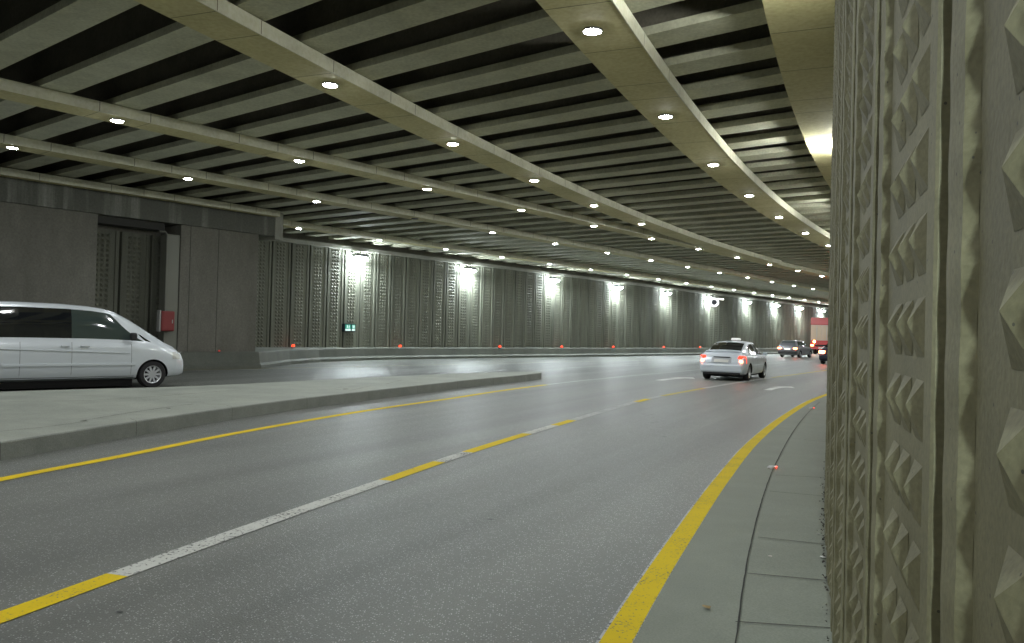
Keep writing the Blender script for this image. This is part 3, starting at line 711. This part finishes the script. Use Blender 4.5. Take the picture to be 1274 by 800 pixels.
# ------------------------------------------------------------------ vehicles
GL = mat('car_glass', (.012, .014, .016), .04, spec=.7, coat=.6)
GLL = mat('car_glass_lit', (.05, .07, .065), .06, spec=.8, coat=.6)
TY = mat('tyre_rubber', (.02, .02, .02), .8)
RIM = mat('alloy_rim', (.55, .56, .58), .3, .8)
BLK = mat('black_trim', (.02, .02, .022), .5)
WELL = mat('wheel_well', (.008, .008, .008), .9)
TL = mat('tail_lens', (.35, .01, .01), .15, emit=(1, .05, .02), estr=1.6, coat=1)
TLB = mat('tail_lens_bright', (.8, .05, .02), .15, emit=(1, .14, .05), estr=26)
PLATE = mat('number_plate', (.7, .7, .66), .4)
def paint(name, col, metal=.35, rough=.32): return mat(name, col, rough, metal, coat=.7)
def lerp(a, b, t): return a+(b-a)*t
class Car:
    def __init__(s, tab):
        """tab: rows (x, zb, zs, zt, wb, wt)"""
        s.t = tab; s.x0, s.x1 = tab[0][0], tab[-1][0]
    def P(s, x):
        t = s.t
        if x <= t[0][0]: return t[0][1:]
        for a, b in zip(t, t[1:]):
            if x <= b[0]:
                f = (x-a[0])/(b[0]-a[0]); return tuple(lerp(p, q_, f) for p, q_ in zip(a[1:], b[1:]))
        return t[-1][1:]
    def ring(s, x):
        zb, zs, zt, wb, wt = s.P(x); h = zs-zb; g = max(0, min(1, (zt-zs)/.25))
        r = [(0, zb), (.78*wb, zb), (.93*wb, zb+.04*h/.6), (.975*wb, zb+.15*h), (.995*wb, zb+.36*h), (wb, zb+.58*h), (.99*wb, zb+.8*h), (.965*wb, zb+.94*h), (.93*wb, zs)]
        y0, y1, zu = .925*wb, wt, zt-.07*g-.01
        for f in (.05, .25, .5, .75, .93): r.append((lerp(y0, y1, f)+.02*g*math.sin(math.pi*f), lerp(zs, zu, f)))
        r += [(wt*.985, zu+.012), (wt*.95, zt-.035*g-.004), (wt*.85, zt-.015*g-.002), (wt*.5, zt), (0, zt+.008)]
        return r
    def side(s, x, z):
        r = s.ring(x)
        best = None
        for (ya, za), (yb, zb_) in zip(r[1:14], r[2:15]):
            if za <= z <= zb_ and zb_ > za: best = lerp(ya, yb, (z-za)/(zb_-za))
        return best if best is not None else r[5][0]
    def gs(s, x, v):
        zb, zs, zt, wb, wt = s.P(x); g = max(0, min(1, (zt-zs)/.25)); zu = zt-.07*g-.01
        return (lerp(.925*wb, wt, v)+.02*g*math.sin(math.pi*v), lerp(zs, zu, v))
    def body(s, m, parent, arches, r, step=.05):
        b = MB(); xs = sorted(set([round(t[0], 4) for t in s.t]+[s.x0+i*step for i in range(int((s.x1-s.x0)/step)+1)]))
        xs = [x for i, x in enumerate(xs) if i == 0 or x-xs[i-1] > .008]
        rows = []
        for x in xs:
            rg = s.ring(x); full = [(x, y, z) for y, z in rg]+[(x, -y, z) for y, z in rg[-2:0:-1]]
            rows.append(full)
        b.grid(rows, 0, True); k = len(rows[0])
        b.add(rows[0][::-1], [tuple(range(k))]); b.add(rows[-1], [tuple(range(k))])
        o = b.build('body', [m, WELL], None, smooth=False)
        if arches:
            cuts = []
            for ax in arches:
                for sg_ in (-1, 1):
                    c = MB(); w = s.P(ax)[3]
                    T2 = Matrix.Translation((ax, sg_*w, r*.93)) @ Matrix.Rotation(R(90), 4, 'X')
                    c.lathe([(0, -.30), (r*1.19, -.30), (r*1.19, .30), (0, .30)], 36, T=T2)
                    co = c.build('cut', [WELL]); 
                    co.data.materials.clear(); co.data.materials.append(m); co.data.materials.append(WELL)
                    for p in co.data.polygons: p.material_index = 1
                    md = o.modifiers.new('b', 'BOOLEAN'); md.operation = 'DIFFERENCE'; md.object = co; md.solver = 'EXACT'; cuts.append(co)
            dg = bpy.context.evaluated_depsgraph_get(); me = bpy.data.meshes.new_from_object(o.evaluated_get(dg))
            o.modifiers.clear(); o.data = me
            for c in cuts: bpy.data.objects.remove(c)
        for p in o.data.polygons: p.use_smooth = True
        o.data.set_sharp_from_angle(angle=R(32))
        o.parent = parent
        return o
    def side_patch(s, name, m, parent, sg_, xb, xt, v0=.06, v1=.95, off=.006, nx=14, nz=6):
        b = MB(); rows = []
        for j in range(nz+1):
            f = j/nz; v = lerp(v0, v1, f); x0 = lerp(xb[0], xt[0], f); x1 = lerp(xb[1], xt[1], f); row = []
            for i in range(nx+1):
                x = lerp(x0, x1, i/nx); y, z = s.gs(x, v); row.append((x, sg_*(y+off), z))
            rows.append(row)
        b.grid(rows); return b.build(name, m, parent, smooth=True)
    def top_patch(s, name, m, parent, xa, xb, w=.88, off=.008, nx=12, ny=12):
        b = MB(); rows = []
        for i in range(nx+1):
            x = lerp(xa, xb, i/nx); row = []; zb, zs, zt, wb, wt = s.P(x); dz = (s.P(x+.02)[2]-s.P(x-.02)[2])/.04; nrm = Vector((-dz, 0, 1)).normalized()
            for j in range(ny+1):
                f = -1+2*j/ny; g = max(0, min(1, (zt-zs)/.25)); yy = f*w*wt; z = zt+.008-.008*abs(f)*2-(.015*g+.002)*max(0, abs(f)*w-.5)/.35
                row.append(Vector((x, yy, z))+nrm*off)
            rows.append(row)
        b.grid(rows); return b.build(name, m, parent, smooth=True)
    def band(s, name, m, parent, x0, x1, z0, z1, off=.008, sides=(-1, 1), slope=0):
        b = MB()
        for sg_ in sides:
            rows = []
            for z, o_ in ((z0, 0), (z0+.003, off), (z1-.003, off), (z1, 0)):
                rows.append([(x, sg_*(s.side(x, z+slope*(x-x0))+o_), z+slope*(x-x0)) for x in [lerp(x0, x1, i/16) for i in range(17)]])
            b.grid(rows)
        return b.build(name, m, parent, smooth=True)
def wheel(parent, x, y, r, w, spokes=7, rimm=None):
    sg_ = 1 if y > 0 else -1
    T_ = Matrix.Translation((x, y, r)) @ Matrix.Rotation(R(-90*sg_), 4, 'X')
    e = bpy.data.objects.new('wheel', None); COL.objects.link(e); e.parent = parent
    b = MB(); b.lathe([(r*.64, -w/2), (r*.93, -w/2), (r, -w/2+.03), (r, w/2-.03), (r*.93, w/2), (r*.66, w/2), (r*.64, w/2-.015), (r*.64, -w/2)], 32, T=T_)
    b.build('tyre', TY, e, smooth=True)
    b = MB(); b.lathe([(r*.66, w/2-.004), (r*.60, w/2-.012), (r*.57, w/2-.05), (r*.55, -w/2+.02)], 32, T=T_)
    b.lathe([(0, w/2-.02), (r*.13, w/2-.022), (r*.16, w/2-.045)], 16, T=T_)
    for k in range(spokes):
        a = 2*math.pi*k/spokes; Ts = T_ @ Matrix.Rotation(a, 4, 'Z')
        b.box(r*.08, r*.60, -r*.075, r*.075, w/2-.055, w/2-.022, T=Ts)
    b.build('rim', rimm or RIM, e, smooth=False)
    b = MB(); b.lathe([(0, -.0), (r*.56, 0)], 24, T=T_); b.build('brake_disc', WELL, e)
    return e
def rbox(name, m, parent, x0, x1, y0, y1, z0, z1, bev=.02, shear=0):
    b = MB(); b.box(x0, x1, y0, y1, z0, z1)
    if shear: b.v = [(x+shear*(z-z0), y, z) for x, y, z in b.v]
    return b.build(name, m, parent, bevel=bev)

# ---- silver taxi saloon
taxi = empty('taxi_car', (0, 0, 0))
tag(taxi, 'silver hatchback taxi with glowing tail lamps and a white roof sign in the middle lane', 'car')
PT = paint('silver_paint', (.76, .83, .90), .1, .28)
# x forward; origin mid-wheelbase. rear axle -1.31, front 1.31
tt = [(-2.16, .42, .62, .66, .60, .50), (-2.12, .30, .70, .74, .72, .60), (-2.05, .24, .78, .84, .80, .66), (-2.0, .23, .86, .98, .82, .68), (-1.94, .22, .90, 1.03, .835, .68), (-1.80, .21, .91, 1.05, .845, .66), (-1.66, .20, .92, 1.07, .85, .62),
      (-1.30, .19, .93, 1.25, .855, .60), (-1.0, .19, .93, 1.365, .855, .585), (-.75, .19, .93, 1.40, .855, .58), (-.2, .19, .925, 1.43, .855, .585), (.25, .19, .92, 1.42, .855, .585), (.45, .19, .915, 1.385, .855, .585),
      (.85, .19, .905, 1.17, .855, .61), (1.22, .20, .89, .965, .85, .66), (1.35, .20, .87, .93, .845, .68), (1.7, .21, .82, .875, .83, .66), (1.95, .22, .74, .80, .78, .6), (2.05, .25, .66, .70, .70, .52), (2.11, .34, .56, .60, .55, .40)]
cr = Car(tt); cr.body(PT, taxi, (-1.31, 1.31), .305)
cr.top_patch('rear_window', GL, taxi, -1.60, -1.0, .93)
cr.top_patch('windscreen', GL, taxi, .50, 1.20, .92)
for sg_ in (-1, 1):
    cr.side_patch('rear_door_window', GL, taxi, sg_, (-.86, -.14), (-.66, -.16))
    cr.side_patch('front_door_window', GL, taxi, sg_, (-.06, .98), (-.08, .48))
    cr.side_patch('quarter_window', GL, taxi, sg_, (-1.18, -.92), (-.98, -.74), .12, .85)
    rbox('mirror', PT, taxi, .74, .86, sg_*.87-.02*(1-sg_), sg_*.87+.02*(1+sg_)+.10*sg_ if sg_ > 0 else -.83, .90, 1.02, .02) if sg_ > 0 else rbox('mirror', PT, taxi, .74, .86, -1.0, -.86, .90, 1.02, .02)
    for x in (-.35, .62): rbox('door_handle', PT, taxi, x-.16, x, sg_*.855 if sg_ > 0 else -.885, .885 if sg_ > 0 else -.855, .80, .83, .008)
    tl_ = MB()
    rows = []
    for z in (.63, .66, .72, .80, .87, .90):
        k = min(1, (z-.62)/.06); yin = .50+.10*max(0, (z-.66))/.24
        row = []
        for f in (0, .3, .6, .85, 1.0):
            y = lerp(yin, .81, f); xx = -2.085+.10*f**3+max(0, z-.66)*.30; row.append((xx-.03, sg_*y, z))
        row.append((-1.86+.1*(z-.63), sg_*(cr.side(-1.86, z)+.008), z))
        rows.append(row)
    tl_.grid(rows); tl_.build('tail_light', TL, taxi, smooth=True)
    b = MB(); zc = .70
    T2 = Matrix.Translation((-2.10, sg_*.69, zc)) @ Matrix.Rotation(R(-80), 4, 'Y'); b.lathe([(0, .026), (.04, .022), (.058, .0)], 16, T=T2)
    b.v = [(x, sg_*(.68+(abs(y)-.69)*1.3), z) for x, y, z in b.v]
    b.build('brake_lamp', TLB, taxi, smooth=True)
    rbox('headlight', mat('headlight', (.7, .7, .7), .1), taxi, 1.95, 2.06, min(sg_*.4, sg_*.68), max(sg_*.4, sg_*.68), .60, .70, .02)
for x, y in ((-1.31, .73), (-1.31, -.73), (1.31, .73), (1.31, -.73)): wheel(taxi, x, y, .305, .19, 6)
cr.band('side_moulding', PT, taxi, -.95, .95, .50, .56, .012)
rbox('rear_bumper', PT, taxi, -2.20, -1.98, -.76, .76, .29, .60, .06)
rbox('bumper_lip', BLK, taxi, -2.17, -1.95, -.66, .66, .22, .295, .02)
rbox('plate_recess', mat('recess', (.42, .44, .46), .4, .2), taxi, -2.182, -2.09, -.36, .36, .655, .83, .012, shear=.62)
rbox('number_plate', PLATE, taxi, -2.196, -2.184, -.26, .26, .66, .765, .004, shear=.62)
rbox('boot_handle', BLK, taxi, -2.095, -2.02, -.30, .30, .835, .86, .006)
rbox('boot_lip', PT, taxi, -1.97, -1.86, -.62, .62, 1.035, 1.07, .015)
b = MB()
for x in (-.11, .93, -.93): 
    for sg_ in (-1, 1):
        rows = [[(x+dx+.0*z, sg_*(cr.side(x, z)+.0025), z) for z in [.26+.06*i for i in range(11)]] for dx in (-.006, .006)]
        b.grid(rows)
b.build('door_seam', BLK, taxi)
b = MB(); b.box(-2.08, -2.02, -.62, .62, .625, .635); b.build('boot_seam', BLK, taxi)
rs_ = rbox('roof_sign', mat('roof_sign', (.8, .8, .78), .4, emit=(1, 1, .96), estr=.25), taxi, -.12, .10, -.17, .17, 1.445, 1.54, .04)
rbox('sign_base', BLK, taxi, -.18, .12, -.26, .26, 1.43, 1.448, .005)
rbox('underbody_light_block', WELL, taxi, -1.9, 1.9, -.62, .62, .14, .24, .01)  # black box added to block light under the car
ra = (px(878.7, 471.2)+px(929.8, 473.4))/2
hd_ = R(29.0); dv = Vector((math.sin(hd_), math.cos(hd_), 0))
taxi.location = z_(ra+dv*1.31, 0); taxi.rotation_euler.z = math.pi/2-hd_

# ---- silver people carrier van
van = empty('passenger_van', (0, 0, 0))
tag(van, 'silver blue people carrier van with dark windows driving past behind the traffic island', 'van')
PV = paint('pale_blue_silver_paint', (.70, .75, .78), .15, .3)
vt = [(-2.86, .50, 1.06, 1.12, .80, .70), (-2.83, .32, 1.09, 1.60, .88, .72), (-2.74, .24, 1.12, 1.82, .93, .74), (-2.55, .21, 1.13, 1.90, .95, .76), (-1.2, .20, 1.135, 1.93, .955, .775), (-.3, .20, 1.13, 1.92, .955, .775), (.25, .20, 1.125, 1.89, .955, .77), (.55, .20, 1.12, 1.85, .955, .765),
      (.78, .20, 1.115, 1.79, .955, .76), (1.1, .20, 1.105, 1.63, .955, .75), (1.45, .20, 1.085, 1.42, .95, .745), (1.76, .21, 1.03, 1.22, .94, .74), (1.95, .22, .97, 1.10, .92, .73), (2.2, .24, .89, .99, .87, .67), (2.36, .26, .80, .89, .80, .58), (2.46, .29, .66, .76, .71, .48), (2.51, .36, .54, .60, .60, .36)]
cv = Car(vt); cv.body(PV, van, (-1.98, 1.62), .32)
WSC = mat('van_windscreen_reflection', (.20, .24, .24), .08, spec=.9, coat=1)  # pale base colour paints a whitish reflection into the glass
cv.top_patch('windscreen', WSC, van, .82, 1.80, .90)
for sg_ in (-1, 1):
    cv.side_patch('window_pillar', GL, van, sg_, (-1.30, -.10), (-1.30, -.12), .04, .95, off=.003)
    cv.side_patch('rear_side_window', GL, van, sg_, (-2.46, -1.22), (-2.38, -1.22), .04, .95)
    cv.side_patch('middle_side_window', GL, van, sg_, (-1.21, -.20), (-1.21, -.20), .04, .95)
    cv.side_patch('front_door_window', GLL, van, sg_, (-.18, 1.40), (-.18, .66), .04, .95)
    cv.side_patch('quarter_window', GL, van, sg_, (1.44, 1.58), (1.28, 1.34), .10, .50, nx=4, nz=3)
    rbox('mirror', BLK, van, 1.02, 1.16, *sorted((sg_*.97, sg_*1.13)), 1.12, 1.30, .04)
    rbox('door_handle', PV, van, -.02, .18, *sorted((sg_*.955, sg_*.985)), .97, 1.005, .01)
    rbox('door_handle', PV, van, -.42, -.24, *sorted((sg_*.955, sg_*.985)), .97, 1.005, .01)
    rows = []; b = MB()
    for z in (.68, .74, .80, .85):
        rows.append([(x, sg_*(cv.side(x, z)+.008), z) for x in (2.10, 2.18, 2.26, 2.33, 2.40)])
    b.grid(rows); b.build('headlight', mat('van_headlight', (.75, .76, .72), .15, .3), van, smooth=True)
    rbox('tail_light', TL, van, -2.86, -2.78, *sorted((sg_*.72, sg_*.90)), .95, 1.4, .02)
cv.band('side_crease', PV, van, -2.5, 1.05, .94, .97, .018, slope=-.035)
cv.band('crease_gap', BLK, van, -2.5, -.2, .915, .926, .003, slope=-.02)
cv.band('side_moulding', PV, van, -1.55, 1.18, .545, .60, .020)
cv.band('sill_trim', mat('sill_grey', (.30, .32, .33), .5), van, -1.55, 1.18, .205, .27, .012)
cv.band('sill_gap', BLK, van, -1.55, 1.18, .285, .297, .004)
SG = mat('seam_grey', (.14, .15, .16), .5)
for x in (-.19, 1.10, -1.21):
    for sg_ in (-1, 1):
        b = MB()
        b.grid([[(x+dx, sg_*(cv.side(x, z)+.003), z) for z in [.32+.05*i for i in range(16)]] for dx in (-.004, .004)]); b.build('door_seam', SG, van)

RV = mat('bright_rim', (.75, .77, .80), .25, .5)
for x, y in ((-1.98, .82), (-1.98, -.82), (1.62, .82), (1.62, -.82)): wheel(van, x, y, .32, .21, 10, RV)
rbox('underbody_light_block', WELL, van, -2.3, 1.2, -.80, .80, .06, .22, .01)  # added dark box that stops light showing beneath the van
hv = R(42.0); dvv = Vector((math.sin(hv), math.cos(hv), 0)); rv = Vector((dvv.y, -dvv.x, 0))
fw = px(189, 482.5)
van.location = z_(fw-dvv*1.62-rv*.90, 0); van.rotation_euler.z = math.pi/2-hv

# ---- dark grey estate further on
est = empty('estate_car', (0, 0, 0))
tag(est, 'dark grey estate car with red tail lamps near the far wall, before the truck', 'car')
PE = paint('dark_grey_paint', (.20, .20, .22), .3, .3)
et = [(-2.15, .40, .84, .88, .72, .6), (-2.08, .26, .90, 1.05, .80, .66), (-2.0, .22, .93, 1.2, .83, .65), (-1.75, .20, .94, 1.42, .84, .62), (-1.5, .20, .94, 1.46, .845, .61), (-.2, .20, .94, 1.48, .85, .60), (.3, .20, .93, 1.46, .85, .60), (.5, .20, .925, 1.41, .85, .60), (.95, .20, .91, 1.13, .85, .62), (1.2, .20, .90, .97, .85, .66), (1.7, .21, .83, .90, .83, .64), (2.0, .24, .70, .76, .74, .55), (2.1, .32, .58, .62, .6, .4)]
ce = Car(et); ce.body(PE, est, (-1.28, 1.28), .30, .08)
ce.top_patch('rear_window', mat('grey_glass', (.10, .11, .11), .1, spec=.8), est, -1.98, -1.74, .86)
for sg_ in (-1, 1):
    ce.side_patch('rear_door_window', GLL, est, sg_, (-.95, -.14), (-.95, -.16)); ce.side_patch('front_door_window', GLL, est, sg_, (-.06, 1.0), (-.08, .52)); ce.side_patch('quarter_window', GLL, est, sg_, (-1.75, -1.02), (-1.62, -1.02))
    rbox('tail_light', TLB, est, -2.16, -2.02, *sorted((sg_*.52, sg_*.80)), .72, .84, .02)
    rbox('headlight', mat('headlight', (.7, .7, .7), .1), est, 1.98, 2.06, *sorted((sg_*.4, sg_*.66)), .60, .70, .02)
rbox('rear_bumper', BLK, est, -2.22, -2.0, -.78, .78, .34, .54, .04)
rbox('number_plate', mat('lit_plate', (.8, .8, .75), .4, emit=(1, 1, .9), estr=.5), est, -2.17, -2.14, -.26, .26, .66, .78, .004)
for x, y in ((-1.28, .73), (-1.28, -.73), (1.28, .73), (1.28, -.73)): wheel(est, x, y, .30, .18, 6)
ra = (px(971.5, 444.2)+px(996, 445.2))/2
est.location = z_(ra+D*1.28, 0); est.rotation_euler.z = math.pi/2-HD

# ---- red box truck
trk = empty('box_truck', (0, 0, 0))
tag(trk, 'tall box truck with red top band and pale rear doors beside the near wall', 'truck')
PR = paint('red_paint', (.48, .05, .05), 0, .4); CR = mat('cream_door', (.52, .38, .27), .5)
rbox('cargo_box', mat('box_side', (.55, .45, .40), .5), trk, -3.0, 2.2, -1.2, 1.2, 1.15, 3.15, .03)
rbox('top_band', PR, trk, -3.03, 2.23, -1.22, 1.22, 3.153, 3.95, .08)
for sg_ in (-1, 1):
    rbox('rear_door', CR, trk, -3.05, -3.004, *sorted((sg_*.02, sg_*1.14)), 1.55, 3.10, .01)
    rbox('door_bar', M['metal'], trk, -3.09, -3.052, *sorted((sg_*.5, sg_*.54)), 1.6, 3.05, .005)
    rbox('tail_light', TLB, trk, -3.10, -3.0, *sorted((sg_*.85, sg_*1.15)), .88, 1.04, .02)
b = MB(); b.lathe([(0, .05), (.10, .03), (.13, 0)], 16, T=Matrix.Translation((-3.06, .78, 1.36)) @ Matrix.Rotation(R(-90), 4, 'Y')); b.build('beacon_lamp', mat('amber_lamp', (.9, .3, .05), .3, emit=(1, .33, .07), estr=40), trk, smooth=True)
rbox('tail_panel', PR, trk, -3.06, -3.004, -1.18, 1.18, 1.05, 1.5, .01)
rbox('chassis', BLK, trk, -2.9, 3.6, -.45, .45, .6, 1.148, .02)
rbox('rear_bumper', PR, trk, -3.08, -2.92, -1.15, 1.15, .55, .85, .02)
rbox('number_plate', PLATE, trk, -3.095, -3.082, -.3, .3, .62, .76, .003)
rbox('cab', PR, trk, 2.35, 4.2, -1.15, 1.15, .6, 2.9, .15)
rbox('windscreen', GL, trk, 4.205, 4.215, -1.0, 1.0, 1.6, 2.6, .004)
for x in (-1.9, 3.2):
    for y in (-.98, .98): wheel(trk, x, y, .48, .28, 6)
tp = px(1008, 440.6)
trk.location = z_(tp+D*3.0-N*1.2, 0); trk.rotation_euler.z = math.pi/2-HD

# ---- dark saloon cut off by the near wall
dk = empty('dark_saloon', (0, 0, 0))
tag(dk, 'dark car with red tail lamp in the right lane, mostly hidden by the near wall', 'car')
PD = paint('black_blue_paint', (.03, .035, .06), .3, .3)
cd = Car(tt); cd.body(PD, dk, (-1.31, 1.31), .305, .08)
cd.top_patch('rear_window', GL, dk, -1.60, -1.0, .93); cd.top_patch('windscreen', GL, dk, .50, 1.20, .92)
for sg_ in (-1, 1):
    cd.side_patch('rear_door_window', GL, dk, sg_, (-.86, -.14), (-.66, -.16)); cd.side_patch('front_door_window', GL, dk, sg_, (-.06, .98), (-.08, .48))
    rbox('tail_light', TLB, dk, -2.16, -2.02, *sorted((sg_*.42, sg_*.78)), .70, .88, .03)
    rbox('headlight', mat('headlight', (.7, .7, .7), .1), dk, 1.95, 2.06, *sorted((sg_*.4, sg_*.68)), .60, .70, .02)
rbox('high_brake_lamp', TLB, dk, -1.66, -1.60, -.16, .16, 1.09, 1.12, .005)
rbox('rear_bumper', PD, dk, -2.20, -1.98, -.76, .76, .34, .60, .06)
for x, y in ((-1.31, .73), (-1.31, -.73), (1.31, .73), (1.31, -.73)): wheel(dk, x, y, .305, .19, 6)
hq = R(36); dq = Vector((math.sin(hq), math.cos(hq), 0)); lq = Vector((-dq.y, dq.x, 0))
dk.location = z_(px(1023.5, 452.8)+dq*1.31-lq*.75, 0); dk.rotation_euler.z = math.pi/2-hq
